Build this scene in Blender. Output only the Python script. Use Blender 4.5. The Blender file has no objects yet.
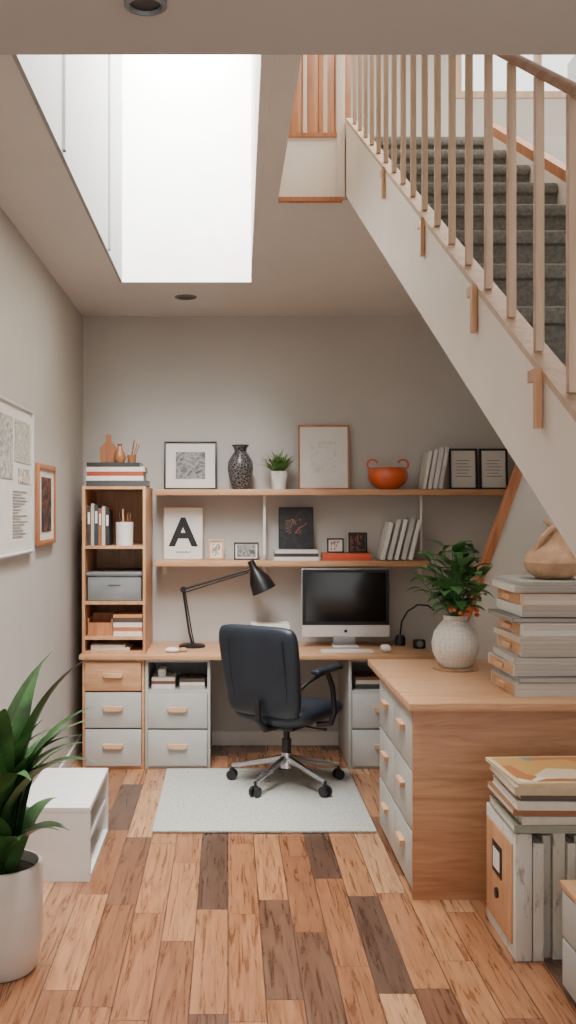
import bpy, bmesh, math, random
from mathutils import Vector, Matrix, Euler
R=random.Random(7)
SC=bpy.context.scene
COL=SC.collection
rad=math.radians

# ------------------------------------------------------------ materials
def lin(c):
    out=[]
    for v in c:
        v/=255.0
        out.append(v/12.92 if v<=0.04045 else ((v+0.055)/1.055)**2.4)
    return tuple(out)+(1.0,)
class NT:
    def __init__(s,name):
        s.m=bpy.data.materials.new(name); s.m.use_nodes=True
        s.t=s.m.node_tree; s.b=s.t.nodes['Principled BSDF']
    def n(s,typ,**k):
        nd=s.t.nodes.new(typ)
        for a,b in k.items(): setattr(nd,a,b)
        return nd
    def l(s,a,b): s.t.links.new(a,b)
    def math(s,op,a,b=None):
        nd=s.n('ShaderNodeMath',operation=op)
        for i,v in enumerate((a,b)):
            if v is None: continue
            if isinstance(v,(int,float)): nd.inputs[i].default_value=v
            else: s.l(v,nd.inputs[i])
        return nd.outputs[0]
    def coord(s,scale=(1,1,1)):
        tc=s.n('ShaderNodeTexCoord'); mp=s.n('ShaderNodeMapping')
        mp.inputs['Scale'].default_value=scale
        s.l(tc.outputs['Object'],mp.inputs[0]); return mp.outputs[0]
    def ramp(s,fac,stops,interp='LINEAR'):
        r=s.n('ShaderNodeValToRGB'); r.color_ramp.interpolation=interp
        e=r.color_ramp.elements
        while len(e)<len(stops): e.new(0.5)
        for el,(p,c) in zip(e,stops): el.position=p; el.color=lin(c)
        s.l(fac,r.inputs[0]); return r.outputs[0]
    def bump(s,h,st=0.2,dist=0.01):
        b=s.n('ShaderNodeBump'); b.inputs['Strength'].default_value=st; b.inputs['Distance'].default_value=dist
        s.l(h,b.inputs['Height']); s.l(b.outputs[0],s.b.inputs['Normal'])
def noise(n,vec,scale,detail=4,rough=0.55,dist=0.0):
    nd=n.n('ShaderNodeTexNoise'); nd.inputs['Scale'].default_value=scale; nd.inputs['Detail'].default_value=detail
    nd.inputs['Roughness'].default_value=rough; nd.inputs['Distortion'].default_value=dist
    n.l(vec,nd.inputs['Vector']); return nd.outputs['Fac']
def plain(name,c,rough=0.55,metal=0.0,var=0.06,scale=8,bump=0.0,bscale=60,coat=0):
    n=NT(name); v=n.coord(); f=noise(n,v,scale)
    a=tuple(max(0,x*(1-var)) for x in c); b=tuple(min(255,x*(1+var)) for x in c)
    n.l(n.ramp(f,[(0.3,a),(0.7,b)]),n.b.inputs['Base Color'])
    n.b.inputs['Roughness'].default_value=rough; n.b.inputs['Metallic'].default_value=metal
    if coat: n.b.inputs['Coat Weight'].default_value=coat
    if bump: n.bump(noise(n,v,bscale,2),bump,0.003)
    return n.m
def wood(name,c1,c2,c3,axis='x',rough=0.42,sc=1.0):
    n=NT(name); s={'x':(1.2,14,14),'y':(14,1.2,14),'z':(14,14,1.2)}[axis]
    v=n.coord(tuple(q*sc for q in s)); f=noise(n,v,1.6,6,0.6,1.2)
    f2=noise(n,v,9,3,0.5)
    g=n.math('ADD',n.math('MULTIPLY',f,0.8),n.math('MULTIPLY',f2,0.2))
    n.l(n.ramp(g,[(0.3,c1),(0.5,c2),(0.7,c3)]),n.b.inputs['Base Color'])
    n.b.inputs['Roughness'].default_value=rough
    n.bump(g,0.08,0.002); return n.m
def floor_mat():
    n=NT('floor_planks'); tc=n.n('ShaderNodeTexCoord'); sp=n.n('ShaderNodeSeparateXYZ'); n.l(tc.outputs['Object'],sp.inputs[0])
    W,L=0.128,0.86
    xr=n.math('DIVIDE',sp.outputs[0],W); row=n.math('FLOOR',xr); fx=n.math('FRACT',xr)
    w1=n.n('ShaderNodeTexWhiteNoise',noise_dimensions='1D'); n.l(row,w1.inputs['W'])
    yy=n.math('ADD',n.math('DIVIDE',sp.outputs[1],L),n.math('MULTIPLY',w1.outputs['Value'],7.3))
    cell=n.math('FLOOR',yy); fy=n.math('FRACT',yy)
    cb=n.n('ShaderNodeCombineXYZ'); n.l(row,cb.inputs[0]); n.l(cell,cb.inputs[1])
    w2=n.n('ShaderNodeTexWhiteNoise',noise_dimensions='2D'); n.l(cb.outputs[0],w2.inputs['Vector'])
    tone=n.ramp(w2.outputs['Value'],[(0.0,(92,70,58)),(0.11,(114,84,66)),(0.18,(146,98,68)),(0.42,(168,116,80)),(0.66,(186,134,94)),(0.86,(206,160,120)),(1.0,(150,98,68))])
    cg=n.n('ShaderNodeCombineXYZ')
    n.l(n.math('ADD',n.math('MULTIPLY',sp.outputs[0],26.0),n.math('MULTIPLY',w2.outputs['Value'],40.0)),cg.inputs[0])
    n.l(n.math('MULTIPLY',sp.outputs[1],1.5),cg.inputs[1]); n.l(n.math('MULTIPLY',row,3.3),cg.inputs[2])
    g=noise(n,cg.outputs[0],1.5,8,0.64,1.5)
    gr=n.ramp(g,[(0.28,(118,96,86)),(0.44,(202,192,186)),(0.56,(240,238,236)),(0.7,(255,255,255))])
    mx=n.n('ShaderNodeMix',data_type='RGBA',blend_type='MULTIPLY'); mx.inputs[0].default_value=0.9
    n.l(tone,mx.inputs[6]); n.l(gr,mx.inputs[7])
    ex=n.math('MULTIPLY',n.math('MINIMUM',fx,n.math('SUBTRACT',1.0,fx)),W)
    ey=n.math('MULTIPLY',n.math('MINIMUM',fy,n.math('SUBTRACT',1.0,fy)),L)
    gap=n.math('LESS_THAN',n.math('MINIMUM',ex,ey),0.0019)
    m2=n.n('ShaderNodeMix',data_type='RGBA'); n.l(gap,m2.inputs[0]); n.l(mx.outputs[2],m2.inputs[6]); m2.inputs[7].default_value=lin((62,44,34))
    n.l(m2.outputs[2],n.b.inputs['Base Color'])
    n.l(n.math('ADD',n.math('MULTIPLY',g,0.25),0.17),n.b.inputs['Roughness'])
    n.bump(n.math('SUBTRACT',n.math('MULTIPLY',g,0.3),gap),0.25,0.003)
    return n.m
def abstract(name,cols,scale=9,kind='noise',rough=0.6):
    n=NT(name); v=n.coord()
    if kind=='voronoi':
        nd=n.n('ShaderNodeTexVoronoi'); nd.inputs['Scale'].default_value=scale; n.l(v,nd.inputs['Vector'])
        sp=n.n('ShaderNodeSeparateXYZ'); n.l(nd.outputs['Color'],sp.inputs[0]); f=sp.outputs[0]
    else: f=noise(n,v,scale,3,0.5,2.0)
    k=len(cols); lo,hi=(0.0,1.0) if kind=='voronoi' else (0.32,0.62)
    n.l(n.ramp(f,[(lo+(hi-lo)*i/k,c) for i,c in enumerate(cols)],'CONSTANT'),n.b.inputs['Base Color'])
    n.b.inputs['Roughness'].default_value=rough; return n.m

WALL=plain('wall_paint',(194,190,183),0.9,var=0.015,scale=2,bump=0.08,bscale=180)
CEIL=plain('ceiling_paint',(218,215,210),0.95,var=0.012,scale=2)
CEILF=plain('soffit_paint_shaded',(182,177,170),0.95,var=0.012,scale=2)  # ceiling colour with shade put in, offsets the stronger light on the soffit
PANEL=plain('partition_paint',(222,219,213),0.85,var=0.012,scale=2)
SHAFT=plain('shaft_white_paint',(238,238,238),0.9,var=0.01)
SHAFT_SHADED=plain('shaft_white_shaded',(156,158,156),0.9,var=0.01)  # white shaft paint greyed: shade of the left wall put into the colour
SHAFTT=plain('shaft_tan_lining',(196,186,174),0.8,var=0.02)
WHITEP=plain('white_trim_paint',(222,218,211),0.5,var=0.015)
STRG=plain('stringer_cream_paint',(238,226,212),0.6,var=0.02,scale=3)
FLOOR=floor_mat()
OAK=wood('oak_honey',(178,130,92),(202,154,114),(216,170,130),'x')
OAKV=wood('oak_honey_vertical',(178,130,92),(202,152,112),(216,168,128),'z')
OAKY=wood('oak_honey_depth',(184,136,98),(206,160,120),(218,174,136),'y')
OAKPANEL=wood('oak_panel_grain',(150,104,72),(182,134,98),(202,156,118),'y',sc=0.8)
ORW=wood('orange_wood',(160,98,62),(184,120,78),(202,140,98),'z')
PALEW=wood('pale_tan_wood',(180,152,128),(202,172,146),(216,190,164),'z',rough=0.7)
RAILW=wood('handrail_wood',(130,98,74),(152,116,88),(170,132,102),'y',rough=0.85)
HANDLE=wood('handle_wood',(196,150,110),(216,172,132),(228,188,148),'x')
GREY=plain('grey_drawer_paint',(182,182,177),0.5,var=0.02)
GREYD=plain('grey_box',(116,119,120),0.5)
WHITE=plain('white_matte',(222,220,216),0.5,var=0.015)
CERAM=plain('white_ceramic',(214,210,204),0.35,var=0.03,bump=0.2,bscale=30)
BLACK=plain('black_metal',(20,20,22),0.4,var=0.1)
BLKF=plain('black_frame',(26,25,25),0.4)
LEATHER=plain('dark_slate_leather',(35,43,53),0.45,var=0.1,scale=5,bump=0.25,bscale=140)
PLAST=plain('black_plastic',(28,29,32),0.4)
CHROME=plain('chrome',(215,216,220),0.25,metal=0.95,var=0.02)
SILVER=plain('silver_aluminium',(220,220,222),0.35,metal=0.25,var=0.01)
SCREEN=plain('dark_glass',(8,9,11),0.12,var=0.05)
PAPER=plain('paper_white',(230,227,220),0.8,var=0.015)
CARPET=plain('grey_stair_carpet',(118,115,108),1.0,var=0.14,scale=90,bump=0.4,bscale=260)
RUG=plain('pale_grey_rug_pile',(178,178,170),1.0,var=0.12,scale=70,bump=0.9,bscale=200)
LEAF=plain('leaf_deep_green',(54,88,46),0.34,var=0.35,scale=7)
LEAF2=plain('leaf_bright_green',(88,128,62),0.45,var=0.3,scale=14)
LEAFD=plain('leaf_fresh_green',(66,110,60),0.4,var=0.35,scale=12)
SOIL=plain('soil',(50,38,30),1.0,var=0.3,scale=60,bump=0.8)
ORANGE=plain('orange_glaze',(208,92,44),0.3,var=0.08,coat=0.4)
TAN=plain('tan_woven_clay',(186,150,118),0.7,var=0.12,scale=14,bump=0.4,bscale=50)
BRONZE=wood('dark_turned_wood',(120,74,46),(150,96,60),(172,116,76),'z')
TEAL=plain('storage_teal_grey',(124,129,129),0.5)
def pagesmat():
    n=NT('page_edges'); v=n.coord((260,0.6,0.6)); f=noise(n,v,1.0,1)
    n.l(n.ramp(f,[(0.35,(206,201,193)),(0.65,(226,222,214))]),n.b.inputs['Base Color']); n.b.inputs['Roughness'].default_value=0.9; return n.m
PAGES=pagesmat()
CM={}
def cover(c):
    if c not in CM: CM[c]=plain('book_cover_%d'%len(CM),c,0.6,var=0.04,scale=20)
    return CM[c]
def worn(name,c1,c2):
    n=NT(name); v=n.coord((1,1,0.3)); f=noise(n,v,22,5,0.7,0.2)
    n.l(n.ramp(f,[(0.36,c1),(0.46,c2)]),n.b.inputs['Base Color']); n.b.inputs['Roughness'].default_value=0.8; return n.m
WORN=[worn('worn_white_cloth',(168,163,150),(220,218,210)),worn('worn_grey_cloth',(150,147,136),(198,196,187)),worn('worn_sage_cloth',(136,138,124),(208,207,196))]

# ------------------------------------------------------------ mesh builder
class M:
    def __init__(s): s.bm=bmesh.new()
    def box(s,lo,hi,mi=0,bev=0.0,seg=2):
        c=[(a+b)/2 for a,b in zip(lo,hi)]; d=[abs(b-a) for a,b in zip(lo,hi)]
        r=bmesh.ops.create_cube(s.bm,size=1.0,matrix=Matrix.Translation(c)@Matrix.Diagonal((d[0],d[1],d[2],1)))
        vs=r['verts']; fs={f for v in vs for f in v.link_faces}
        for f in fs: f.material_index=mi
        if bev>0:
            bev=min(bev,min(d)*0.45)
            bmesh.ops.bevel(s.bm,geom=list({e for v in vs for e in v.link_edges}),offset=bev,segments=seg,affect='EDGES',profile=0.5)
        return s
    def ring(s,c,ax,r,seg):
        ax=Vector(ax).normalized(); u=ax.orthogonal().normalized(); w=ax.cross(u)
        return [s.bm.verts.new(Vector(c)+r*(math.cos(2*math.pi*i/seg)*u+math.sin(2*math.pi*i/seg)*w)) for i in range(seg)]
    def _skin(s,rings,mi,cap=True):
        k=len(rings[0])
        for a,b in zip(rings,rings[1:]):
            for i in range(k):
                f=s.bm.faces.new((a[i],a[(i+1)%k],b[(i+1)%k],b[i])); f.material_index=mi
        if cap:
            f=s.bm.faces.new(list(reversed(rings[0]))); f.material_index=mi
            f=s.bm.faces.new(rings[-1]); f.material_index=mi
    def cyl(s,p0,p1,r0,r1=None,mi=0,seg=20):
        r1=r0 if r1 is None else r1; ax=Vector(p1)-Vector(p0)
        s._skin([s.ring(p0,ax,r0,seg),s.ring(p1,ax,r1,seg)],mi); return s
    def tube(s,pts,r,mi=0,seg=10):
        pts=[Vector(p) for p in pts]; rings=[]; t0=(pts[1]-pts[0]).normalized(); u=t0.orthogonal().normalized()
        for i,p in enumerate(pts):
            t=(pts[min(i+1,len(pts)-1)]-pts[max(i-1,0)]).normalized()
            u=(u-t*u.dot(t)).normalized(); w=t.cross(u); rr=r[i] if isinstance(r,(list,tuple)) else r
            rings.append([s.bm.verts.new(p+rr*(math.cos(2*math.pi*j/seg)*u+math.sin(2*math.pi*j/seg)*w)) for j in range(seg)])
        s._skin(rings,mi); return s
    def lathe(s,prof,c=(0,0,0),mi=0,seg=36,mat=None):
        rings=[]
        for r,z in prof:
            rings.append([s.bm.verts.new(Vector((c[0]+max(r,1e-4)*math.cos(2*math.pi*i/seg),c[1]+max(r,1e-4)*math.sin(2*math.pi*i/seg),c[2]+z))) for i in range(seg)])
        s._skin(rings,mi)
        if mat: bmesh.ops.transform(s.bm,matrix=mat,verts=[v for r in rings for v in r])
        return s
    def prism(s,poly,axis,a,b,mi=0):
        def mk(p,q): return {'x':(q,p[0],p[1]),'y':(p[0],q,p[1]),'z':(p[0],p[1],q)}[axis]
        A=[s.bm.verts.new(mk(p,a)) for p in poly]; B=[s.bm.verts.new(mk(p,b)) for p in poly]
        s._skin([A,B],mi); return s
    def pillow(s,w,h,t,mat,curve=0.0,mi=0,N=14,taper=0.0,pw=8):
        g={}
        for sd in (1,-1):
            for i in range(N+1):
                for j in range(N+1):
                    u=math.sin(math.pi/2*(2*i/N-1)); v=math.sin(math.pi/2*(2*j/N-1))
                    e=i in(0,N) or j in(0,N)
                    if e and sd==-1: g[sd,i,j]=g[1,i,j]; continue
                    th=t/2*((1-abs(u)**pw)*(1-abs(v)**pw))**0.5
                    x=w/2*u*(1-0.10*v**6)*(1+taper*v); y=h/2*v*(1-0.07*u**6)
                    g[sd,i,j]=s.bm.verts.new(mat@Vector((x,y,sd*th+curve*u*u)))
        for sd in (1,-1):
            for i in range(N):
                for j in range(N):
                    q=[g[sd,i,j],g[sd,i+1,j],g[sd,i+1,j+1],g[sd,i,j+1]]
                    if sd<0: q.reverse()
                    f=s.bm.faces.new(q); f.material_index=mi
        return s
    def leaf(s,base,az,el,L,W,droop,mi=0,seg=8,fold=0.25,p=0.85):
        pos=Vector(base); side=Vector((-math.sin(az),math.cos(az),0)); rows=[]
        for i in range(seg+1):
            t=i/seg; e=el-droop*t*t
            d=Vector((math.cos(e)*math.cos(az),math.cos(e)*math.sin(az),math.sin(e)))
            nrm=side.cross(d)*-1
            w=W/2*max(0.04,math.sin(math.pi*min(1,(t**p)*0.97+0.03)))
            rows.append([s.bm.verts.new(pos-side*w-nrm*w*fold*-1),s.bm.verts.new(pos),s.bm.verts.new(pos+side*w+nrm*w*fold)])
            pos=pos+d*(L/seg)
        for a,b in zip(rows,rows[1:]):
            for k in (0,1):
                f=s.bm.faces.new((a[k],a[k+1],b[k+1],b[k])); f.material_index=mi
        return s
    def mesh(s,name,mats,smooth=True):
        bmesh.ops.recalc_face_normals(s.bm,faces=s.bm.faces)
        me=bpy.data.meshes.new(name); s.bm.to_mesh(me); s.bm.free()
        for m in (mats if isinstance(mats,(list,tuple)) else [mats]): me.materials.append(m)
        if smooth:
            for p in me.polygons: p.use_smooth=True
            me.set_sharp_from_angle(angle=rad(38))
        return me
def setp(o,label,cat,group=None):
    if label: o['label']=label
    if cat: o['category']=cat
    if group: o['group']=group
def top(m,name,mats,label,cat,loc=(0,0,0),rot=(0,0,0),group=None,smooth=True):
    o=bpy.data.objects.new(name,m.mesh(name,mats,smooth)); COL.objects.link(o); o.location=loc; o.rotation_euler=rot
    setp(o,label,cat,group); return o
def thing(name,label,cat,loc=(0,0,0),rot=(0,0,0),group=None):
    o=bpy.data.objects.new(name,None); o.empty_display_size=0.05; COL.objects.link(o); o.location=loc; o.rotation_euler=rot
    setp(o,label,cat,group); return o
def part(m,name,mats,parent,label=None,smooth=True,loc=(0,0,0)):
    o=bpy.data.objects.new(name,m.mesh(name,mats,smooth)); COL.objects.link(o); o.parent=parent; o.location=loc
    if label: o['label']=label
    return o
def struct(m,name,mats,smooth=False):
    o=bpy.data.objects.new(name,m.mesh(name,mats,smooth)); COL.objects.link(o); o['kind']='structure'; return o

E=1.65; CH=3.01; WX=-1.02; RX=2.4; BY=7.02
# ------------------------------------------------------------ room shell
struct(M().box((WX-0.05,-1.2,-0.05),(RX+0.05,BY+0.05,0)),'floor',FLOOR)
struct(M().box((WX,BY,0),(RX,BY+0.05,CH)),'wall_back',WALL)
struct(M().box((WX-0.05,-1.2,0),(WX,BY+0.05,3.3)),'wall_left',WALL)
struct(M().box((RX,-1.2,0),(RX+0.05,BY+0.05,4.8)),'wall_right',WALL)
T=0.28
c=M(); c.box((WX,1.45,CH),(-0.645,BY,CH+T)); c.box((-0.645,5.965,CH),(RX,BY,CH+T)); c.box((0.14,4.39,CH),(RX,5.965,CH+T))
c.box((0.14,1.45,CH),(0.22,4.39,CH+T)); c.box((-0.645,1.45,CH),(0.14,2.595,CH+T))
c.prism([(0.094,2.601),(0.136,5.949),(0.1395,5.949),(0.1395,2.601)],'z',CH,CH+0.01)
struct(c,'ceiling',CEIL)
struct(M().box((WX,-1.2,2.31),(RX,1.45,2.42)),'ceiling',CEILF)
struct(M().box((WX,1.40,2.42),(RX,1.45,4.8)),'wall_front',CEIL)
# skylight shaft (lining sits just inside the ceiling opening)
s=M(); zt=4.55; zb=CH-0.004
s.box((-0.63,5.95,zb),(0.1395,5.9645,zt)); s.box((-0.63,2.5955,zb),(0.1395,2.6,zt))
struct(s,'wall_shaft',SHAFT)
struct(M().box((-0.6445,2.6,zb),(-0.63,5.95,zt)),'wall_shaft',SHAFT_SHADED)
struct(M().prism([(0.094,2.601),(0.136,5.949),(0.1395,5.949),(0.1395,2.601)],'z',CH+0.0101,zt),'wall_shaft',SHAFTT)
s=M(); s.box((-0.63,3.80,CH+0.01),(-0.618,3.83,zt)); s.box((-0.63,5.25,CH+0.01),(-0.618,5.28,zt))
struct(s,'trim_1',GREYD)
s=M()
s.box((-0.629,2.601,zt-0.04),(-0.60,5.949,zt)); s.box((0.06,2.601,zt-0.04),(0.09,5.949,zt))
s.box((-0.6,4.25,zt-0.04),(0.06,4.3,zt)); struct(s,'window_1',WHITEP)
# baseboards
struct(M().box((WX,BY-0.015,0),(RX,BY,0.10),bev=0.003),'baseboard_back',WHITEP)
struct(M().box((WX,-1.2,0),(WX+0.015,BY-0.016,0.10),bev=0.003),'baseboard_left',WHITEP)
# raked partition
struct(M().prism([(1.338,0),(1.338,1.034),(2.07,CH),(RX,CH),(RX,0)],'y',5.6,5.65),'wall_partition',PANEL)
dx,dz=(2.07-1.338),(CH-1.034); ln=math.hypot(dx,dz); nx,nz=-dz/ln*0.04,dx/ln*0.04
struct(M().prism([(1.338,1.0),(2.07,CH-0.0),(2.07+nx,CH),(1.338+nx,1.0+nz)],'y',5.585,5.665),'trim_2',ORW)
# upper storey
s=M(); s.box((0.15,6.0,CH+T),(1.36,6.05,4.8)); s.box((1.36,6.0,CH+T),(RX,6.05,4.15)); s.box((1.36,6.0,4.7),(RX,6.05,4.8))
struct(s,'wall_upper_back',WALL)
s=M(); s.box((1.36,5.99,4.12),(RX,6.06,4.16)); s.box((1.36,5.99,4.16),(1.40,6.06,4.7)); s.box((1.85,5.99,4.16),(1.88,6.06,4.7)); struct(s,'window_2',PALEW)
struct(M().box((0.155,1.45,CH+T),(0.17,6.0,4.8)),'wall_upper_left',WALL)
struct(M().box((0.15,1.45,4.8),(RX,6.05,4.85)),'ceiling_upper',CEIL)
s=M(); s.box((0.22,4.372,CH-0.005),(0.50,4.39,CH+T),0); s.box((0.22,4.36,CH-0.012),(0.50,4.392,CH+0.006),1); s.box((0.22,4.36,CH+T-0.012),(0.50,4.40,CH+T+0.006),1)
struct(s,'trim_3',[STRG,ORW])
d=thing('door','orange-brown vertical plank door on the upper landing','door',(0.30,5.2,CH+T+0.005))
m=M()
for i in range(4): m.box((0.0+i*0.085,0,0),(0.083+i*0.085,0.03,1.45),bev=0.002)
part(m,'door_panel',BRONZE,d)
m=M(); m.cyl((0.30,-0.04,0.9),(0.30,0,0.9),0.012); m.cyl((0.24,-0.04,0.9),(0.305,-0.04,0.9),0.008); part(m,'door_handle',CHROME,d)

# ------------------------------------------------------------ staircase
def ztop(D): return E+0.152+0.543*(D-1.517)
def zbot(D): return E-0.053+0.5*(D-1.517)
def zrail(D): return E+0.625+0.6*(D-1.517)
st=thing('staircase','cream-painted closed-stringer staircase with grey carpeted steps','staircase',(0.53,4.39,0))
P=Vector((-0.53,-4.39,0))
def spart(m,name,mats,label=None,sm=False):
    return part(m,name,mats,st,label,sm,loc=P)
spart(M().prism([(-0.9,zbot(-0.9)),(4.388,zbot(4.388)),(4.388,ztop(4.388)),(-0.9,ztop(-0.9))],'x',0.515,0.545),'stringer',STRG)
spart(M().prism([(-0.9,ztop(-0.9)),(4.355,ztop(4.355)),(4.355,ztop(4.355)+0.014),(-0.9,ztop(-0.9)+0.014)],'x',0.513,0.555),'stringer_cap',PALEW)
spart(M().prism([(-0.9,zbot(-0.9)),(4.38,zbot(4.38)),(4.38,zbot(4.38)+0.012),(-0.9,zbot(-0.9)+0.012)],'x',0.545,1.13),'soffit',STRG)
spart(M().prism([(-0.9,zbot(-0.9)),(4.38,zbot(4.38)),(4.38,ztop(4.38)-0.05),(-0.9,ztop(-0.9)-0.05)],'x',1.13,1.16),'stringer',STRG)
spart(M().prism([(-0.9,ztop(-0.9)-0.05),(4.38,ztop(4.38)-0.05),(4.38,ztop(4.38)-0.01),(-0.9,ztop(-0.9)-0.01)],'x',1.13,1.17),'stringer_cap',ORW,'orange wood cap')
for i in range(17):
    z=CH+T-0.17*i-0.01; D=4.375-0.315*i
    m=M(); m.box((0.546,D-0.02,z-0.04),(1.129,D+(0.0 if i==0 else 0.315),z),bev=0.012); m.box((0.546,D,z-0.16),(1.129,D+0.02,z-0.03))
    spart(m,'step',CARPET,sm=True)
for D in (3.27,2.62,2.07,1.64):
    z=ztop(D); m=M(); m.prism([(D-0.009,z-0.085),(D+0.009,z-0.085),(D+0.009,z-0.006),(D+0.04,z-0.006),(D+0.04,z+0.014),(D-0.009,z+0.014)],'x',0.503,0.5129)
    spart(m,'bracket',OAKV,'small tan wood bracket')
rl=thing('stair_railing','tan wooden railing with square slender balusters along the staircase','railing',(0.53,1.5,0))
P2=Vector((-0.53,-1.5,0))
m=M(); zr=zrail
m.tube([(0.53,-0.8,zr(-0.8)+0.01),(0.53,1.5,zr(1.5)+0.01),(0.53,4.38,zr(4.38)+0.01)],0.010,seg=14); part(m,'handrail',RAILW,rl,loc=P2)
D=1.54-0.165*3
while D<4.32:
    m=M(); b=0.0076; zb2=ztop(D)+0.016
    m.box((0.53-b,D-b,zb2),(0.53+b,D+b,zrail(D)+0.003),bev=0.0015)
    part(m,'baluster',PALEW,rl,loc=P2); D+=0.165
lr=thing('landing_railing','white and tan landing railing beside the stair head','railing',(0.36,4.42,CH+T))
m=M(); m.box((0.115,-0.062,-0.275),(0.15,-0.031,1.5),bev=0.004); part(m,'newel_post',STRG,lr)
for x in (-0.02,0.07): part(M().box((x-0.008,-0.01,0.007),(x+0.008,0.006,1.0),bev=0.002),'baluster',STRG,lr)
part(M().box((-0.14,-0.02,1.0),(0.125,0.02,1.03),bev=0.005),'handrail',PALEW,lr)

# ------------------------------------------------------------ downlights
def downlight(x,y,z,r):
    d=thing('recessed_downlight','small round recessed ceiling downlight with dark trim','light fixture',(x,y,z))
    part(M().lathe([(r*0.72,0.0),(r,0.0),(r,-0.006),(r*0.78,-0.008),(r*0.72,-0.002)]),'trim_ring',GREYD,d)
    part(M().lathe([(0.0,-0.001),(r*0.72,-0.001),(r*0.72,-0.003),(0.0,-0.003)]),'lens',PLAST,d)
downlight(-0.27,6.38,CH,0.07); downlight(-0.107,1.297,2.31,0.028)

# ------------------------------------------------------------ casework helpers
def pull(parent,x,y,z,w=0.12):
    m=M(); m.prism([(x-w/2,z+0.014),(x+w/2,z+0.014),(x+w/2-0.008,z-0.008),(x+w/2-0.02,z-0.014),(x-w/2+0.02,z-0.014),(x-w/2+0.008,z-0.008)],'y',y-0.022,y)
    return part(m,'handle',HANDLE,parent,'wooden cup-shaped handle',smooth=False)
def drawer(parent,x0,x1,z0,z1,y,mat,depth=0.45,hz=0.55):
    m=M(); m.box((x0,y-0.018,z0),(x1,y,z1),bev=0.003); m.box((x0+0.012,y,z0+0.012),(x1-0.012,y+depth,z0+0.02)); 
    d=part(m,'drawer',mat,parent); pull(d,(x0+x1)/2,y-0.018,z0+(z1-z0)*hz,min(0.13,(x1-x0)*0.4)); return d
def carcass(parent,x0,x1,z0,z1,y0,y1,mat,shelves=(),t=0.018,name='body'):
    m=M(); m.box((x0,y0,z0),(x0+t,y1,z1),bev=0.002); m.box((x1-t,y0,z0),(x1,y1,z1),bev=0.002)
    m.box((x0+t,y0,z1-t),(x1-t,y1,z1)); m.box((x0+t,y0,z0),(x1-t,y1,z0+t)); m.box((x0+t,y1-0.01,z0+t),(x1-t,y1,z1-t))
    for z in shelves: m.box((x0+t,y0+0.004,z-t),(x1-t,y1-0.01,z))
    return part(m,name,mat,parent)

# left cabinet with wood drawer
k=thing('drawer_cabinet','oak cabinet with one wooden and two grey drawers under the desk','cabinet',(-0.927,6.37,0.0))
carcass(k,0,0.395,0.0,0.698,0,0.6,OAK)
drawer(k,0.02,0.375,0.50,0.682,0.0,OAK); drawer(k,0.02,0.375,0.265,0.490,0.0,GREY); drawer(k,0.02,0.375,0.022,0.255,0.0,GREY)
def niche_cab(x,w,label,y=6.37):
    k=thing('drawer_cabinet',label,'cabinet',(x,y,0.0))
    carcass(k,0,w,0.0,0.698,0,0.6,GREY,shelves=(0.50,))
    drawer(k,0.02,w-0.02,0.262,0.482,0.0,GREY); drawer(k,0.02,w-0.02,0.022,0.252,0.0,GREY)
niche_cab(-0.528,0.415,'grey two-drawer cabinet with an open niche under the desk')
niche_cab(0.77,0.44,'grey two-drawer cabinet standing between chair and counter')
# desk
top(M().box((-0.945,6.33,0.70),(1.33,6.995,0.73),bev=0.004),'desk',OAK,'long honey oak desk board along the back wall','desk')
# bookcase
bc=thing('bookcase','tall narrow honey oak bookcase standing on the desk','bookcase',(-0.93,6.37,0.731))
carcass(bc,0,0.405,0.0,1.07,0,0.6,OAKV,shelves=(0.11,0.335,0.69),name='body')
BZ=0.731
# shelves
sh=thing('wall_shelf','long honey oak wall shelf, upper of two, with pale metal uprights','shelf',(0,6.77,1.79))
part(M().box((-0.50,0,-0.04),(1.99,0.245,0),bev=0.003),'board',OAK,sh)
for x in (0.25,1.327): part(M().box((x-0.009,0.10,-0.445),(x+0.009,0.125,-0.04)),'upright',WHITEP,sh)
sh=thing('wall_shelf','honey oak wall shelf, lower of two, above the desk','shelf',(0,6.77,1.305))
part(M().box((-0.50,0,-0.038),(1.37,0.245,0),bev=0.003),'board',OAK,sh)
for x in (-0.44,0.25,1.327): part(M().box((x-0.012,0.14,-0.10),(x+0.012,0.244,-0.038)),'bracket',WHITEP,sh)

# ------------------------------------------------------------ books
def book(w,h,t,c,loc,rot,label,group,title=False,inset=0.003,cvm=0.003):
    cm=c if not isinstance(c,tuple) else cover(c)
    m=M(); cv=min(cvm,t*0.2)
    m.box((-t/2,0,0),(-t/2+cv,w,h)); m.box((t/2-cv,0,0),(t/2,w,h)); m.box((-t/2,-0.001,0),(t/2,cv,h),bev=0.001)
    o=top(m,'book',cm,label,'book',loc,rot,group,smooth=False)
    part(M().box((-t/2+cv,cv,inset),(t/2-cv,w-0.004,h-inset)),'pages',PAGES,o,smooth=False)
    if title: part(M().box((-t*0.28,-0.0022,h*0.55),(t*0.28,-0.0012,h*0.85)),'spine_label',PAPER,o,'pale label',smooth=False)
    return o
def flat(x0,y,z,w,h,t,c,label,group,ry=0.0): # lying, spine to the camera side
    return book(w,h,t,c,(x0,y,z+t/2),(0,rad(90),ry),label,group)
def flat_side(x0,yb,z,w,h,t,c,label,group,rz=0): # lying, spine to -X
    return book(w,h,t,c,(x0,yb,z+t/2),(0,rad(90),rad(-90)+rz),label,group,inset=0.009,cvm=0.004)
def names(c):
    r,g,b=c
    if max(c)-min(c)<22: return 'white' if r>205 else ('grey' if r>95 else 'black')
    if r>170 and g<130: return 'orange-red'
    if r>b+30: return 'tan' if r>150 else 'brown'
    return 'blue-green'
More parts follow.
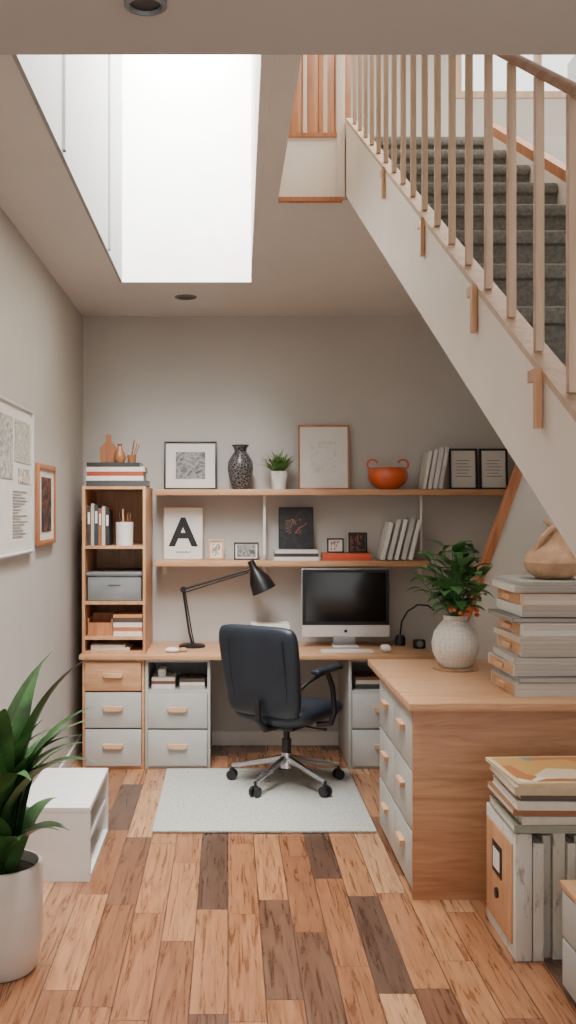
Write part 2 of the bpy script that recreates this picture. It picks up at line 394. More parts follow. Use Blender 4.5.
# on bookcase top
z=1.803; x=-0.915
for t,c,w in ((0.035,(70,72,76),0.39),(0.03,(226,222,214),0.37),(0.026,(172,70,48),0.36),(0.03,(214,206,194),0.38),(0.028,(50,50,52),0.34)):
    flat(x+R.uniform(0,0.015),6.42,z,0.28,w,t,c,'%s hardback lying in a pile on the bookcase'%names(c),'pile of books on the bookcase'); z+=t+0.0008
zt2=z
bd=M(); bd.prism([(-0.05,0),(0.05,0),(0.055,0.03),(0.055,0.10),(0.03,0.125),(0.016,0.14),(0.016,0.18),(0.0,0.19),(-0.016,0.18),(-0.016,0.14),(-0.03,0.125),(-0.055,0.10),(-0.055,0.03)],'y',0,0.016)
top(bd,'cutting_board',BRONZE,'small brown wooden paddle board standing on books','cutting board',(-0.78,6.52,zt2),(0,0,0))
top(M().lathe([(0,0),(0.03,0),(0.04,0.03),(0.034,0.06),(0.018,0.085),(0.012,0.11),(0.02,0.12),(0,0.125)]),'wooden_bottle',BRONZE,'small turned brown wooden bottle on books','bottle',(-0.70,6.47,zt2))
cu=thing('brush_cup','small wooden cup holding slanted brushes on books','cup',(-0.625,6.50,zt2))
part(M().lathe([(0,0),(0.026,0),(0.03,0.05),(0.026,0.05),(0.022,0.006),(0,0.006)]),'cup',BRONZE,cu)
for i in range(4):
    a=i*1.4; part(M().cyl((0.008*math.cos(a),0.008*math.sin(a),0.01),(0.02*math.cos(a)+0.03,0.02*math.sin(a),0.12+0.01*i),0.004,0.003,seg=8),'brush',BRONZE,cu)
# cubby 1
xx=-0.905; z=BZ+0.691
for t,c,h in ((0.024,(66,52,44),0.25),(0.02,(190,180,168),0.27),(0.026,(52,66,72),0.26),(0.022,(150,92,62),0.24),(0.02,(206,198,186),0.25),(0.026,(44,44,48),0.23)):
    book(0.19,h,t,c,(xx+t/2,6.42,z),(0,0,0),'%s hardback upright in the bookcase'%names(c),'upright books in the bookcase',t>0.021); xx+=t+0.001
pc=thing('pencil_pot','white ceramic pot filled with pencils in the bookcase','pot',(-0.67,6.47,z))
part(M().lathe([(0,0),(0.055,0),(0.058,0.15),(0.052,0.15),(0.048,0.008),(0,0.008)]),'pot',WHITE,pc)
for i in range(7):
    a=i*0.9; part(M().cyl((0.02*math.cos(a),0.02*math.sin(a),0.01),(0.04*math.cos(a),0.04*math.sin(a),0.21+0.012*(i%3)),0.0035,seg=7),'pencil',[BRONZE,BLACK,OAK][i%3],pc)
# cubby 2 storage box
sb=thing('storage_box','grey plastic storage box with lid in the bookcase','box',(-0.905,6.40,BZ+0.336))
part(M().box((0.005,0,0),(0.35,0.45,0.16),bev=0.01),'body',TEAL,sb)
part(M().box((0,-0.008,0.16),(0.355,0.455,0.185),bev=0.006),'lid',GREYD,sb)
part(M().box((0.14,-0.006,0.10),(0.215,0.0,0.115),bev=0.003),'handle',GREYD,sb)
# cubby 3
z=BZ+0.111
m=M(); m.box((0,0,0),(0.16,0.2,0.008)); m.box((0,0,0.008),(0.008,0.2,0.11)); m.box((0.152,0,0.008),(0.16,0.2,0.11)); m.box((0.008,0,0.008),(0.152,0.008,0.085)); m.box((0.008,0.192,0.008),(0.152,0.2,0.13))
top(m,'wooden_box',ORW,'small open orange wooden box in the bookcase','box',(-0.90,6.42,z),smooth=False)
for t,c in ((0.03,(226,220,208)),(0.025,(190,110,70)),(0.03,(226,220,208)),(0.03,(90,70,60)),(0.02,(210,150,100))):
    flat(-0.735,6.41,z,0.2,0.185,t,c,'%s paperback lying in the bookcase'%names(c),'lying books in the bookcase'); z+=t+0.0006
z=BZ+0.0185
for t,c,w in ((0.02,(222,216,206),0.25),(0.016,(206,198,184),0.22)):
    flat(-0.88,6.41,z,0.2,w,t,c,'thin pale folder on the bottom shelf of the bookcase','folders in the bookcase'); z+=t+0.0006
# niche contents
z=0.5015
for t,c in ((0.03,(230,226,218)),(0.02,(120,84,62)),(0.022,(222,214,202))):
    flat(-0.49,6.42,z,0.2,0.15,t,c,'%s notebook stacked in the desk niche'%names(c),'notebooks in the desk niche'); z+=t+0.0005
top(M().box((0,0,0),(0.05,0.12,0.05),bev=0.004),'small_box',WHITE,'small white box on notebooks in the desk niche','box',(-0.45,6.44,z))
z=0.5015
for t,c in ((0.022,(200,190,176)),(0.02,(236,232,224)),(0.022,(88,74,64))):
    flat(-0.31,6.42,z,0.2,0.16,t,c,'%s notebook stacked in the desk niche'%names(c),'notebooks in the desk niche'); z+=t+0.0005
z=0.5015
for t,c in ((0.03,(60,60,62)),(0.025,(206,196,182)),(0.02,(120,84,62))):
    flat(0.82,6.42,z,0.2,0.25,t,c,'%s notebook in the cabinet niche'%names(c),'notebooks in the cabinet niche'); z+=t+0.0005

# ------------------------------------------------------------ picture frames
def picture(w,h,fw,fm,loc,label,tilt=-4,rz=0,mat_mat=PAPER,art=None,artm=None,artmat=None,cat='picture frame',name='picture_frame'):
    o=thing(name,label,cat,loc,(rad(tilt),0,rad(rz)))
    m=M(); d=0.018
    m.box((-w/2,-d,0),(-w/2+fw,0,h),bev=0.002); m.box((w/2-fw,-d,0),(w/2,0,h),bev=0.002)
    m.box((-w/2+fw,-d,0),(w/2-fw,0,fw),bev=0.002); m.box((-w/2+fw,-d,h-fw),(w/2-fw,0,h),bev=0.002)
    part(m,'frame',fm,o)
    part(M().box((-w/2+fw,-d*0.5,fw),(w/2-fw,-0.002,h-fw)),'mount',mat_mat,o,smooth=False)
    if artm: 
        x0,z0,x1,z1=artm; part(M().box((x0*w-w/2,-d*0.5-0.001,z0*h),(x1*w-w/2,-d*0.5,z1*h)),'print',artmat,o,smooth=False)
    return o
ART1=abstract('print_grey_landscape',[(88,88,86),(120,120,118),(160,159,156),(132,132,130),(104,104,102)],11)
ARTS=abstract('print_pale_sketch',[(224,222,218),(228,226,222),(226,224,220),(214,211,206)],11)
ARTD=abstract('print_dark_charcoal',[(24,26,30),(32,34,38),(28,28,30),(44,44,48),(30,32,36)],5)
ARTO=abstract('print_dark_accent',[(30,32,36),(40,40,44),(36,36,40),(140,80,50),(58,56,58)],9)
ARTP=abstract('photo_grey',[(130,128,122),(172,169,162),(204,201,194)],24)
ARTC=abstract('cover_multicolour',[(222,206,176),(190,120,72),(120,150,140),(232,226,214),(206,160,96)],7,'voronoi')
ARTB=abstract('print_brown_leaf',[(230,226,218),(226,220,210),(150,120,96),(222,214,202)],12)
US,LS=1.7905,1.3055; SY=6.93
picture(0.365,0.335,0.012,BLKF,(-0.26,SY,US),'thin black frame with a grey landscape print on the shelf',artm=(0.22,0.22,0.78,0.78),artmat=ART1)
picture(0.355,0.45,0.012,ORW,(0.665,SY+0.01,US),'orange wood frame with a pale sketch on the shelf',artm=(0.25,0.25,0.75,0.75),artmat=ARTS)
a=picture(0.275,0.365,0.006,HANDLE,(-0.31,SY,LS),'pale framed letter A poster on the lower shelf',name='poster_frame',cat='poster')
cu=bpy.data.curves.new('letter_a','FONT'); cu.body='A'; cu.size=0.27; cu.extrude=0.0006; cu.offset=0.008; cu.align_x='CENTER'
tmp=bpy.data.objects.new('tmp',cu); COL.objects.link(tmp); dg=bpy.context.evaluated_depsgraph_get(); me=bpy.data.meshes.new_from_object(tmp.evaluated_get(dg))
me.materials.clear(); me.materials.append(BLACK); bpy.data.objects.remove(tmp)
lo=bpy.data.objects.new('letter',me); COL.objects.link(lo); lo.parent=a; lo.rotation_euler=(rad(90),0,0); lo.location=(0,-0.0105,0.10); lo['label']='bold black capital letter A'
part(M().box((-0.05,-0.0112,0.05),(0.05,-0.0095,0.056)),'caption_line',GREYD,a,smooth=False)
picture(0.11,0.14,0.014,HANDLE,(-0.082,SY,LS),'tiny pale wood photo frame on the lower shelf',artm=(0.25,0.2,0.75,0.8),artmat=ARTB)
picture(0.17,0.12,0.009,BLKF,(0.127,SY,LS),'small black landscape photo frame on the lower shelf',artm=(0.12,0.15,0.88,0.85),artmat=ART1)
z=LS
for t,c,w in ((0.026,(228,224,216),0.31),(0.022,(60,56,54),0.30),(0.024,(214,206,196),0.29)):
    flat(0.465-w/2,6.79,z,0.2,w,t,c,'%s book lying under the dark poster'%names(c),'books under the dark poster'); z+=t+0.0006
picture(0.24,0.29,0.005,BLKF,(0.47,SY-0.02,z),'dark unframed abstract art print standing on books',name='art_print',cat='art print',tilt=-3,mat_mat=ARTD,artm=(0.2,0.38,0.8,0.72),artmat=ARTO)
z=LS
for t,c in ((0.026,(206,84,52)),(0.022,(214,96,60))):
    flat(0.645,6.79,z,0.19,0.33,t,c,'orange-red book lying on the lower shelf','orange books on the lower shelf'); z+=t+0.0006
picture(0.115,0.10,0.01,BLKF,(0.74,SY-0.03,z),'small dark box frame standing on orange books',mat_mat=PAPER,artm=(0.2,0.2,0.8,0.8),artmat=ARTB)
picture(0.13,0.14,0.012,BLKF,(0.895,SY-0.03,z),'small black framed photo standing on orange books',mat_mat=ARTO)
# leaning books lower shelf
for i,(t,h,c) in enumerate(((0.03,0.26,(232,230,226)),(0.03,0.28,(212,210,206)),(0.026,0.28,(238,236,232)),(0.034,0.29,(196,194,190)),(0.028,0.28,(230,228,222)))):
    an=14; book(0.2,h,t,c,(1.045+0.005+i*0.047,6.80,LS+0.006),(0,rad(an),0),'pale book leaning in a row on the lower shelf','leaning books on the lower shelf',i%2==0)
# upper shelf white books
for i,(t,h) in enumerate(((0.022,0.26),(0.026,0.27),(0.03,0.285),(0.028,0.29))):
    book(0.2,h,t,(232-8*i,230-8*i,226-8*i),(1.335+i*0.036,6.80,US+0.004),(0,rad(10),0),'white book leaning in a row on the upper shelf','white books on the upper shelf',i%2==1)
for i,x in enumerate((1.63,1.84)):
    o=picture(0.195,0.285,0.014,BLKF,(x,SY,US),'black-framed printed certificate at the end of the shelf' if i==0 else 'black-framed typed page at the shelf end',artm=None)
    for r in range(6): part(M().box((-0.055+0.01*(r%2),-0.0105,0.09+r*0.022),(0.055-0.012*((r*2)%3),-0.0092,0.094+r*0.022)),'text_line',GREYD,o,smooth=False)
# vase
def vase_mat():
    n=NT('black_white_pattern'); v=n.coord((1,1,1)); nd=n.n('ShaderNodeTexVoronoi',feature='DISTANCE_TO_EDGE'); nd.inputs['Scale'].default_value=52; n.l(v,nd.inputs['Vector'])
    n.l(n.ramp(nd.outputs['Distance'],[(0.0,(128,124,120)),(0.06,(34,33,34))],'CONSTANT'),n.b.inputs['Base Color']); n.b.inputs['Roughness'].default_value=0.35; return n.m
top(M().lathe([(0,0),(0.05,0),(0.055,0.01),(0.075,0.07),(0.088,0.14),(0.085,0.19),(0.06,0.235),(0.042,0.26),(0.045,0.285),(0.062,0.305),(0.056,0.308),(0.038,0.285),(0.034,0.26),(0.0,0.25)]),'vase',vase_mat(),'black vase with a fine white pattern on the upper shelf','vase',(0.085,6.88,US))
# shelf plant
pl=thing('potted_plant','small spiky green plant in a white pot on the upper shelf','plant',(0.35,6.86,US))
part(M().lathe([(0,0),(0.045,0),(0.062,0.125),(0.056,0.125),(0.05,0.11),(0,0.11)]),'pot',WHITE,pl)
m=M()
for i in range(190):
    az=R.uniform(0,6.28); k2=abs(math.cos(az))
    m.leaf((R.uniform(-.03,.03),R.uniform(-.02,.02),0.11),az,rad(R.uniform(35,88)),R.uniform(0.10,0.13+0.07*k2),0.015,rad(R.uniform(20,90)),seg=5)
part(m,'foliage',LEAF2,pl)
# orange bowl
ob=thing('bowl','round glossy orange ceramic bowl with two loop handles','bowl',(1.10,6.88,US))
part(M().lathe([(0,0),(0.06,0),(0.075,0.01),(0.118,0.045),(0.138,0.09),(0.134,0.125),(0.118,0.15),(0.112,0.148),(0.124,0.12),(0.126,0.09),(0.10,0.05),(0,0.02)]),'body',ORANGE,ob)
for sg in (-1,1):
    part(M().tube([(sg*(0.105+0.036*math.sin(a)),0,0.172-0.034*math.cos(a)) for a in [math.pi*2*i/14*0.70 for i in range(15)]],0.007),'handle',ORANGE,ob)

# ------------------------------------------------------------ left wall frames
def wallpic(y0,y1,z0,z1,fm,fw,label,artmat,inner,marks=False):
    w=y1-y0;h=z1-z0
    o=thing('picture_frame',label,'picture frame',(WX+0.001,(y0+y1)/2,z0),(0,0,rad(90)))
    m=M(); d=0.022
    m.box((-w/2,-d,0),(-w/2+fw,0,h),bev=0.003); m.box((w/2-fw,-d,0),(w/2,0,h),bev=0.003); m.box((-w/2+fw,-d,0),(w/2-fw,0,fw),bev=0.003); m.box((-w/2+fw,-d,h-fw),(w/2-fw,0,h),bev=0.003)
    part(m,'frame',fm,o); part(M().box((-w/2+fw,-0.012,fw),(w/2-fw,-0.002,h-fw)),'mount',PAPER,o,smooth=False)
    for q,mm in inner: part(M().box((q[0]*w-w/2,-0.0145,q[1]*h),(q[2]*w-w/2,-0.0125,q[3]*h)),'print',mm,o,smooth=False)
    if marks:
        for r in range(16): part(M().box((-w*0.05,-0.0145,h*(0.12+r*0.02)),(-w*0.05+w*R.uniform(0.15,0.4),-0.0125,h*(0.12+r*0.02)+0.003)),'text_line',GREYD,o,smooth=False)
ARTW=abstract('print_pale_collage',[(176,172,162),(206,202,192),(160,150,132),(214,212,204)],20)
wallpic(4.28,5.15,1.434,2.155,SILVER,0.012,'large thin-framed poster with collage prints on the wall',None,[((0.5,0.62,0.92,0.9),ARTW),((0.6,0.48,0.9,0.58),ARTB),((0.1,0.5,0.45,0.9),ARTP)],True)
wallpic(5.28,5.80,1.46,1.90,ORW,0.028,'orange wood frame with a small dark print on the wall',None,[((0.22,0.16,0.78,0.84),ARTO)])

# ------------------------------------------------------------ desk items
dl=thing('desk_lamp','black jointed desk lamp with a bell shade on the desk','lamp',(-0.241,6.72,0.7305))
part(M().lathe([(0,0),(0.088,0),(0.09,0.012),(0.07,0.02),(0.015,0.024),(0,0.024)]),'base',BLACK,dl)
m=M(); m.tube([(0,0,0.02),(-0.02,0,0.10),(-0.062,0,0.385)],0.0075); m.tube([(0.012,0.012,0.02),(-0.004,0.012,0.10),(-0.05,0.012,0.38)],0.0045); part(m,'lower_arm',BLACK,dl)
part(M().cyl((-0.06,-0.02,0.385),(-0.06,0.025,0.385),0.02),'joint',BLACK,dl)
m=M(); m.tube([(-0.062,0,0.385),(0.40,0,0.525)],0.0075); m.tube([(-0.05,0.01,0.365),(0.38,0.01,0.50)],0.0045); part(m,'upper_arm',BLACK,dl)
ax=Vector((0.42,0,-0.9)).normalized(); rot=Vector((0,0,1)).rotation_difference(ax).to_matrix().to_4x4()
m=M(); m.lathe([(0.0,-0.02),(0.022,-0.02),(0.026,0.03),(0.040,0.06),(0.070,0.12),(0.085,0.20),(0.081,0.20),(0.064,0.12),(0.034,0.065),(0.0,0.04)],mat=Matrix.Translation((0.40,0,0.56))@rot); part(m,'lamp_shade',BLACK,dl)
# computer
mo=thing('desktop_computer','all-in-one desktop computer with a black screen and silver chin','computer',(0.79,6.72,0.7305))
part(M().box((-0.295,-0.012,0.068),(0.295,0.02,0.525),bev=0.006),'body',SILVER,mo)
part(M().box((-0.292,-0.0145,0.148),(0.292,-0.0125,0.522)),'bezel',BLACK,mo,smooth=False)
part(M().box((-0.268,-0.0165,0.171),(0.268,-0.0147,0.500)),'screen',SCREEN,mo,smooth=False)
m=M(); m.prism([(0.02,0.25),(0.03,0.25),(0.10,0.008),(0.085,0.008)],'x',-0.075,0.075); m.box((-0.085,-0.04,0.0),(0.085,0.15,0.008),bev=0.003); part(m,'stand',SILVER,mo)
m=M(); pts=[]
for i in range(28):
    a=2*math.pi*i/28; r=0.011*(1+0.06*math.cos(2*a)); x=r*math.cos(a); zz=r*math.sin(a)
    dd=math.hypot(x-0.0125,zz-0.001)
    if dd<0.0055: x=0.0125-0.0055*abs((x-0.0125)/dd); 
    if abs(a-math.pi/2)<0.15 or abs(a-3*math.pi/2)<0.15: zz*=0.88
    pts.append((x,zz+0.107))
m.prism(pts,'y',-0.0145,-0.0122); m.prism([(0.0,0.120),(0.004,0.128),(0.006,0.125),(0.003,0.120)],'y',-0.0145,-0.0122)
part(m,'logo',BLACK,mo,'small dark fruit-shaped emblem',smooth=False)
kb=thing('keyboard','slim white computer keyboard on the desk','keyboard',(0.77,6.43,0.7305))
part(M().box((-0.17,0,0),(0.17,0.11,0.008),bev=0.003),'body',SILVER,kb)
m=M()
for r in range(5):
    for cidx in range(14): m.box((-0.163+cidx*0.0235,0.008+r*0.02,0.008),(-0.143+cidx*0.0235,0.025+r*0.02,0.011))
o=part(m,'keys',WHITE,kb,smooth=False)
top(M().pillow(0.06,0.10,0.05,Matrix.Translation((0,0,0.012)),N=10,pw=3),'computer_mouse',WHITE,'white computer mouse beside the keyboard','mouse',(1.02,6.47,0.744))
z=0.7305
for t,c,w in ((0.03,(214,208,198),0.27),(0.026,(232,228,220),0.26),(0.03,(190,184,174),0.27),(0.03,(226,222,214),0.25),(0.028,(238,236,230),0.26)):
    flat(0.15+R.uniform(0,0.01),6.74,z,0.2,w,t,c,'pale book in a pile on the desk','pile of books on the desk'); z+=t+0.0006
top(M().pillow(0.09,0.06,0.035,Matrix.Translation((0,0,0.014)),N=8,pw=2.5),'paperweight',WHITE,'small pale rounded stone paperweight on the desk','stone',(-0.36,6.46,0.733))
top(M().pillow(0.05,0.05,0.03,Matrix.Translation((0,0,0.012)),N=8,pw=2.5),'paperweight',TAN,'small tan pebble on the desk','stone',(-0.29,6.48,0.733))
hp=thing('gooseneck_lamp','thin black curved gooseneck light on the desk beside the computer','lamp',(1.17,6.80,0.7305))
part(M().lathe([(0,0),(0.035,0),(0.035,0.05),(0.025,0.07),(0,0.072)]),'base',BLACK,hp)
part(M().tube([(0,0,0.06),(0.01,0,0.16),(0.05,0,0.23),(0.12,0,0.275),(0.19,0,0.27),(0.23,0,0.24)],0.006),'neck',BLACK,hp)
sp=thing('desk_clock','small black desk clock with rounded face','clock',(1.27,6.62,0.7305))
part(M().box((-0.04,0,0),(0.04,0.05,0.06),bev=0.012),'body',BLACK,sp); part(M().cyl((0,-0.003,0.032),(0,0.0,0.032),0.022),'face',GREYD,sp)

# ------------------------------------------------------------ rug
rg=M(); rg.box((-0.388,5.10,0.001),(0.76,6.33,0.016),bev=0.006); top(rg,'rug',RUG,'pale grey short-pile rectangular rug under the office chair','rug')

# ------------------------------------------------------------ chair
ch=thing('office_chair','dark slate leather office chair with chrome star base on the rug','chair',(0.35,5.97,0.016),(0,0,rad(-35)))
m=M()
for i in range(5):
    a=rad(90+36+72*i); dx,dy=math.cos(a),math.sin(a)
    m.tube([(0.03*dx,0.03*dy,0.15),(0.15*dx,0.15*dy,0.125),(0.34*dx,0.34*dy,0.085)],[0.024,0.02,0.014],seg=8)
m.cyl((0,0,0.10),(0,0,0.19),0.042,0.034)
part(m,'star_base',CHROME,ch,'polished chrome star base')
for i in range(5):
    a=rad(90+36+72*i); dx,dy=math.cos(a),math.sin(a); c0=Vector((0.34*dx,0.34*dy,0))
    sd=Vector((-dy,dx,0)); m=M()
    for k in (-1,1): m.cyl(c0+sd*k*0.008+Vector((0,0,0.03)),c0+sd*k*0.026+Vector((0,0,0.03)),0.03,seg=18)
    m.cyl(c0+Vector((0,0,0.03)),c0+Vector((0,0,0.09)),0.009,seg=8); m.box(c0+Vector((-0.014,-0.014,0.045)),c0+Vector((0.014,0.014,0.066)),bev=0.005)
    part(m,'caster',PLAST,ch,'black twin-wheel caster')
m=M(); m.cyl((0,0,0.18),(0,0,0.36),0.019); m.cyl((0,0,0.18),(0,0,0.27),0.028); part(m,'gas_column',PLAST,ch)
m=M(); m.box((-0.12,-0.13,0.345),(0.12,0.12,0.375),bev=0.01); m.tube([(0.08,0.02,0.355),(0.22,0.02,0.35),(0.26,0.02,0.352)],[0.006,0.006,0.01]); part(m,'tilt_mechanism',PLAST,ch)
m=M(); m.pillow(0.52,0.54,0.12,Matrix.Translation((0,0.03,0.43)),curve=0.02,pw=6); part(m,'seat',LEATHER,ch)
bm_=Matrix.Translation((0,-0.285,0.71))@Matrix.Rotation(rad(82+18),4,'X')
m=M(); m.pillow(0.52,0.54,0.07,bm_,curve=0.0,pw=14,taper=0.05,N=18)
part(m,'backrest',LEATHER,ch)
m=M()
for x in (-0.17,0.17): m.tube([(x,-0.225,0.49),(x*1.05,-0.288,0.54),(x*1.1,-0.324,0.72),(x*1.1,-0.362,0.90)],0.005,seg=6)
part(m,'seam',LEATHER,ch)
m=M(); m.tube([(0,-0.08,0.36),(0,-0.24,0.37),(0,-0.31,0.43),(0,-0.315,0.55)],[0.02,0.02,0.02,0.016]); part(m,'back_bracket',PLAST,ch)
for sgn in (-1,1):
    m=M(); x=0.285*sgn
    m.tube([(0.20*sgn,0.02,0.375),(x,0.03,0.39),(x+0.015*sgn,0.05,0.46),(x+0.01*sgn,0.03,0.60),(x,-0.01,0.695)],[0.016,0.018,0.017,0.016,0.014])
    m.tube([(x,-0.01,0.695),(x,-0.10,0.69),(x*0.93,-0.2,0.66),(x*0.86,-0.26,0.62)],[0.012,0.013,0.012,0.010])
    a=part(m,'armrest',PLAST,ch); part(M().box((x-0.03,-0.16,0.695),(x+0.03,0.13,0.725),bev=0.013,seg=3),'arm_pad',LEATHER,a)

# ------------------------------------------------------------ peninsula
PL=0.95
pn=thing('counter_cabinet','wide oak counter cabinet with six grey drawers and wood-grain end','cabinet',(0.785,5.18,0),(0,0,rad(-90)))
m=M(); m.box((0,0.018,0),(PL-0.025,0.97,0.80)); part(m,'body',OAKY,pn,smooth=False)
part(M().box((PL-0.024,-0.004,0),(PL,0.975,0.80),bev=0.002),'end_panel',OAKPANEL,pn,'oak end panel with wavy grain')
for c0,c1 in ((0.012,0.458),(0.468,PL-0.035)):
    for z0,z1 in ((0.03,0.27),(0.282,0.53),(0.542,0.785)):
        drawer(pn,c0,c1,z0,z1,0.016,GREY,depth=0.001,hz=0.6)
part(M().box((-0.28,-0.022,0.801),(PL+0.025,1.0,0.836),bev=0.004),'counter_top',OAKY,pn,'honey oak counter top')
CT=0.8365
# vase plant
vp=thing('potted_plant','bushy green plant in a dimpled white vase on the counter','plant',(1.165,5.12,CT))
part(M().lathe([(0,0),(0.115,0),(0.118,0.008),(0.0,0.010)]),'saucer',TAN,vp)
def dimple():
    n=NT('white_dimpled_ceramic'); v=n.coord(); nd=n.n('ShaderNodeTexVoronoi'); nd.inputs['Scale'].default_value=46; nd.inputs['Randomness'].default_value=0.15; n.l(v,nd.inputs['Vector'])
    n.l(n.ramp(nd.outputs['Distance'],[(0.1,(242,240,236)),(0.6,(222,218,212))]),n.b.inputs['Base Color']); n.b.inputs['Roughness'].default_value=0.5; n.bump(nd.outputs['Distance'],0.7,-0.008); return n.m
part(M().lathe([(0,0.010),(0.065,0.010),(0.092,0.035),(0.116,0.09),(0.121,0.135),(0.108,0.19),(0.078,0.232),(0.060,0.252),(0.062,0.275),(0.053,0.275),(0.05,0.25),(0,0.24)],seg=48),'vase',dimple(),vp)
m=M()
for i in range(125):
    az=R.uniform(0,6.28); el=rad(R.uniform(22,88)); sl=R.uniform(0.06,0.43); b=Vector((0,0,0.25)); st_=Vector((math.cos(az)*math.cos(el)*(0.50 if math.cos(az)<0 else 0.38),math.sin(az)*math.cos(el)*0.55,math.sin(el)))
    tip=b+st_*sl; m.tube([b,b+st_*sl*0.5+Vector((0,0,0.01)),tip],0.0022,seg=4)
    m.leaf(tip,az+R.uniform(-0.9,0.9),rad(R.uniform(-10,50)),R.uniform(0.08,0.13),R.uniform(0.05,0.08),rad(R.uniform(30,80)),seg=6)
part(m,'foliage',LEAFD,vp)
m=M()
for i in range(11):
    a=R.uniform(4.0,5.7); r=R.uniform(0.085,0.13); m.lathe([(0,0),(0.010,0.003),(0.014,0.01),(0.008,0.02),(0,0.022)],(r*math.cos(a),r*math.sin(a),0.27+R.uniform(0,0.06)),seg=8)
part(m,'flower',ORANGE,vp,'tiny orange flower buds')
# stack on the counter
z=CT
stk=[(0.058,(208,206,199),1),(0.022,(160,159,154),0),(0.05,(224,221,214),1),(0.03,(190,188,182),0),(0.06,(218,216,209),1),(0.026,(204,190,172),0),(0.055,(228,225,217),1),(0.02,(140,138,133),0),(0.05,(214,212,204),0),(0.05,(206,176,144),1),(0.03,(212,210,203),0),(0.018,(180,178,172),0)]
for i,(t,c,hd) in enumerate(stk):
    o=flat_side(1.266+R.uniform(-0.022,0.022),4.765+R.uniform(-0.022,0.022),z,0.46,0.41+R.uniform(-0.02,0.02),t,c,'%s thick binder in a tall pile on the counter'%names(c),'binders piled on the counter',rad(R.uniform(-2.5,2.5)))
    if hd:
        part(M().box((-t*0.40,-0.004,0.03),(t*0.40,-0.0015,0.39)),'wooden_front',OAKY,o,'wooden front strip',smooth=False)
        part(M().box((-t*0.2,-0.018,0.15),(t*0.2,-0.004,0.26),bev=0.004),'pull_tab',HANDLE,o,'wooden pull tab')
    z+=t+0.003
# gourd bag
gb=thing('clay_gourd_vessel','tan gourd-shaped clay vessel with a knotted top on piled binders','vessel',(1.47,4.52,z-0.002))
part(M().lathe([(0,0),(0.07,0),(0.115,0.03),(0.13,0.075),(0.115,0.115),(0.08,0.15),(0.045,0.18),(0.028,0.205),(0.03,0.23),(0.02,0.235),(0,0.22)]),'body',TAN,gb)
part(M().tube([(-0.09,-0.03,0.13),(-0.06,-0.05,0.19),(-0.02,-0.03,0.225),(0.03,0,0.24),(0.055,0,0.27)],[0.012,0.014,0.014,0.012,0.008]),'handle',TAN,gb)
part(M().tube([(0.0,0,0.21),(-0.02,0,0.25),(-0.045,0,0.265)],[0.014,0.01,0.006]),'knot',TAN,gb)

# ------------------------------------------------------------ floor stack
mh=thing('file_box','orange wooden file box with black label plate on the floor','box',(1.045,4.06,0.001),(0,0,rad(-90)))
m=M(); m.box((0,0.004,0),(0.41,0.065,0.465),bev=0.003); part(m,'body',WORN[0],mh)
part(M().box((0.03,-0.004,0.05),(0.38,0.004,0.42),bev=0.003),'front_panel',OAKV,mh,'tan wood front panel')
part(M().box((0.13,-0.008,0.24),(0.26,-0.004,0.36),bev=0.002),'label_plate',BLACK,mh,'black metal label plate'); part(M().box((0.15,-0.0095,0.262),(0.24,-0.008,0.338)),'label',PAPER,mh)
m=M(); m.cyl((0.195,-0.012,0.17),(0.195,-0.004,0.17),0.02); part(m,'finger_pull',BLACK,mh)
xx=1.114
for i in range(9):
    t=[0.04,0.03,0.045,0.028,0.05,0.03,0.04,0.035,0.04][i]
    book(0.37,0.43+0.02*((i*7)%3),t,WORN[i%3],(xx+t/2,3.655+0.014*((i*5)%3),0.001),(0,0,0),'worn pale cloth-bound ledger upright on the floor','ledgers on the floor'); xx+=t+0.004
z=0.475
for i,(t,c) in enumerate(((0.03,(150,156,142)),(0.03,(210,206,196)),(0.024,(164,116,84)),(0.03,(224,219,208)),(0.02,(96,86,76)),(0.03,(206,188,156)))):
    flat(1.05+R.uniform(-0.016,0.02),3.64+R.uniform(-0.018,0.018),z,0.38,0.42,t,c,'%s large book lying on the ledgers'%names(c),'large books lying on the ledgers',rad(R.uniform(-2,2))); z+=t+0.0008
t=0.012; o=flat(1.055,3.635,z,0.39,0.43,t,(222,200,160),'large art book with a multicoloured cover on the pile','large books lying on the ledgers',rad(3))
part(M().box((-t/2-0.0015,0.02,0.02),(-t/2-0.0002,0.37,0.41)),'cover_art',ARTC,o,'multicoloured abstract cover',smooth=False)

# small cabinet near right
sc=thing('drawer_cabinet','low grey cabinet with oak top on the wooden floor','cabinet',(1.15,3.45,0),(0,0,rad(-90)))
part(M().box((0,0.018,0),(0.62,0.5,0.35)),'body',GREY,sc,smooth=False)
part(M().box((-0.008,-0.006,0.351),(0.628,0.51,0.372),bev=0.003),'cabinet_top',OAK,sc,'oak top')
drawer(sc,0.012,0.608,0.02,0.18,0.017,GREY,0.001); drawer(sc,0.012,0.608,0.19,0.345,0.017,GREY,0.001)

# ------------------------------------------------------------ white bench
wb=thing('side_bench','low white open-sided storage bench beside the wall','bench',(-0.612,4.435,0.001),(0,0,rad(90)))
m=M(); L_=0.68; W_=0.33; t=0.025
m.box((0,0,0.305),(L_,W_,0.33),bev=0.003); m.box((0,0,0),(t,W_,0.305)); m.box((L_-t,0,0),(L_,W_,0.305)); m.box((t,W_-t,0),(L_-t,W_,0.305)); m.box((t,0,0),(L_-t,W_-t,t)); m.box((t,0.01,0.155),(L_-t,W_-t,0.175)) 
part(m,'body',WHITE,wb,smooth=False)
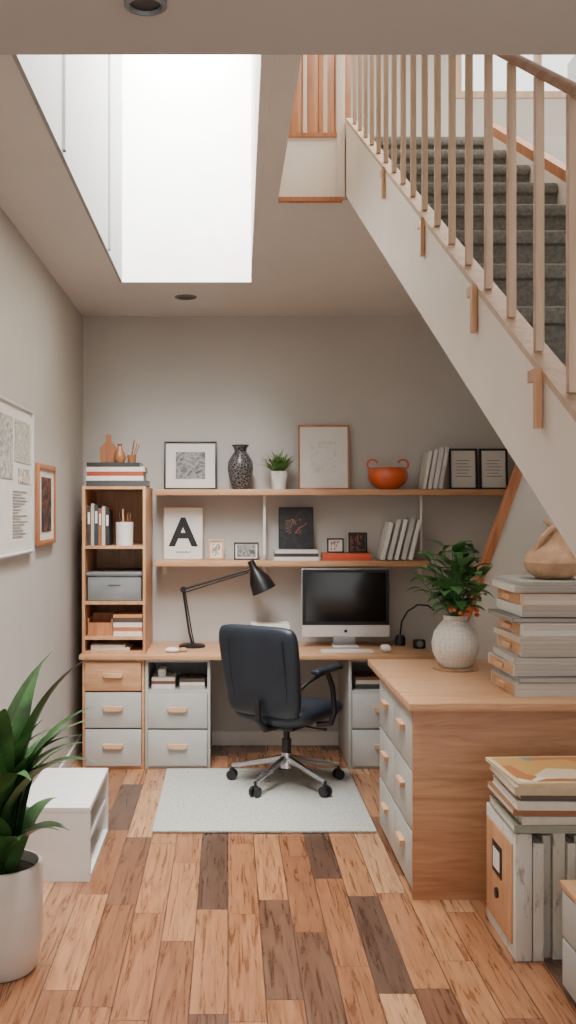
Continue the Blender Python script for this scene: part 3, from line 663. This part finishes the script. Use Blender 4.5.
# ------------------------------------------------------------ big floor plant
fp=thing('potted_plant','tall leafy green plant in a large white cylindrical floor pot','plant',(-0.82,3.6,0.001))
part(M().lathe([(0,0),(0.118,0),(0.128,0.01),(0.15,0.12),(0.153,0.372),(0.148,0.384),(0.137,0.384),(0.135,0.33),(0,0.33)],seg=56),'pot',CERAM,fp)
part(M().lathe([(0,0.328),(0.134,0.328),(0.134,0.345),(0,0.352)]),'soil',SOIL,fp)
R2=random.Random(21); m=M()
for i in range(27):
    az=R2.uniform(-1.9,1.9); L=R2.uniform(0.5,0.90); low=R2.random()<0.35
    m.leaf((R2.uniform(-.05,.05),R2.uniform(-.05,.05),0.34),az,rad(R2.uniform(60,76) if low else R2.uniform(78,89)),L*0.5 if low else L,R2.uniform(0.08,0.12),rad(R2.uniform(80,130) if low else R2.uniform(40,105)),seg=16,p=0.95,fold=0.3)
part(m,'foliage',LEAF,fp)

# ------------------------------------------------------------ light
w=bpy.data.worlds.new('world'); SC.world=w; w.use_nodes=True
w.node_tree.nodes['Background'].inputs[0].default_value=(1.0,0.985,0.965,1); w.node_tree.nodes['Background'].inputs[1].default_value=2.4
def area(name,loc,rot,sx,sy,e,col=(1,1,1)):
    l=bpy.data.lights.new(name,'AREA'); l.shape='RECTANGLE'; l.size=sx; l.size_y=sy; l.energy=e; l.color=col
    o=bpy.data.objects.new(name,l); COL.objects.link(o); o.location=loc; o.rotation_euler=rot; o['label']='light from above'; o['category']='light'; return o
area('skylight_daylight',(-0.26,4.28,4.62),(0,0,0),0.75,3.3,480,(1,0.995,0.98))
area('upper_fill_light',(1.3,4.0,4.75),(0,0,0),1.4,2.0,90,(1,0.95,0.88))  # added fill for the upper storey, stands for no real fitting

cam=bpy.data.cameras.new('camera'); co=bpy.data.objects.new('camera',cam); COL.objects.link(co); SC.camera=co
co.location=(0,0,E); co.rotation_euler=(rad(90),0,0); cam.lens=36*1000/1024; cam.sensor_width=36; cam.shift_x=60/1024; cam.shift_y=-2/1024; cam.clip_start=0.02
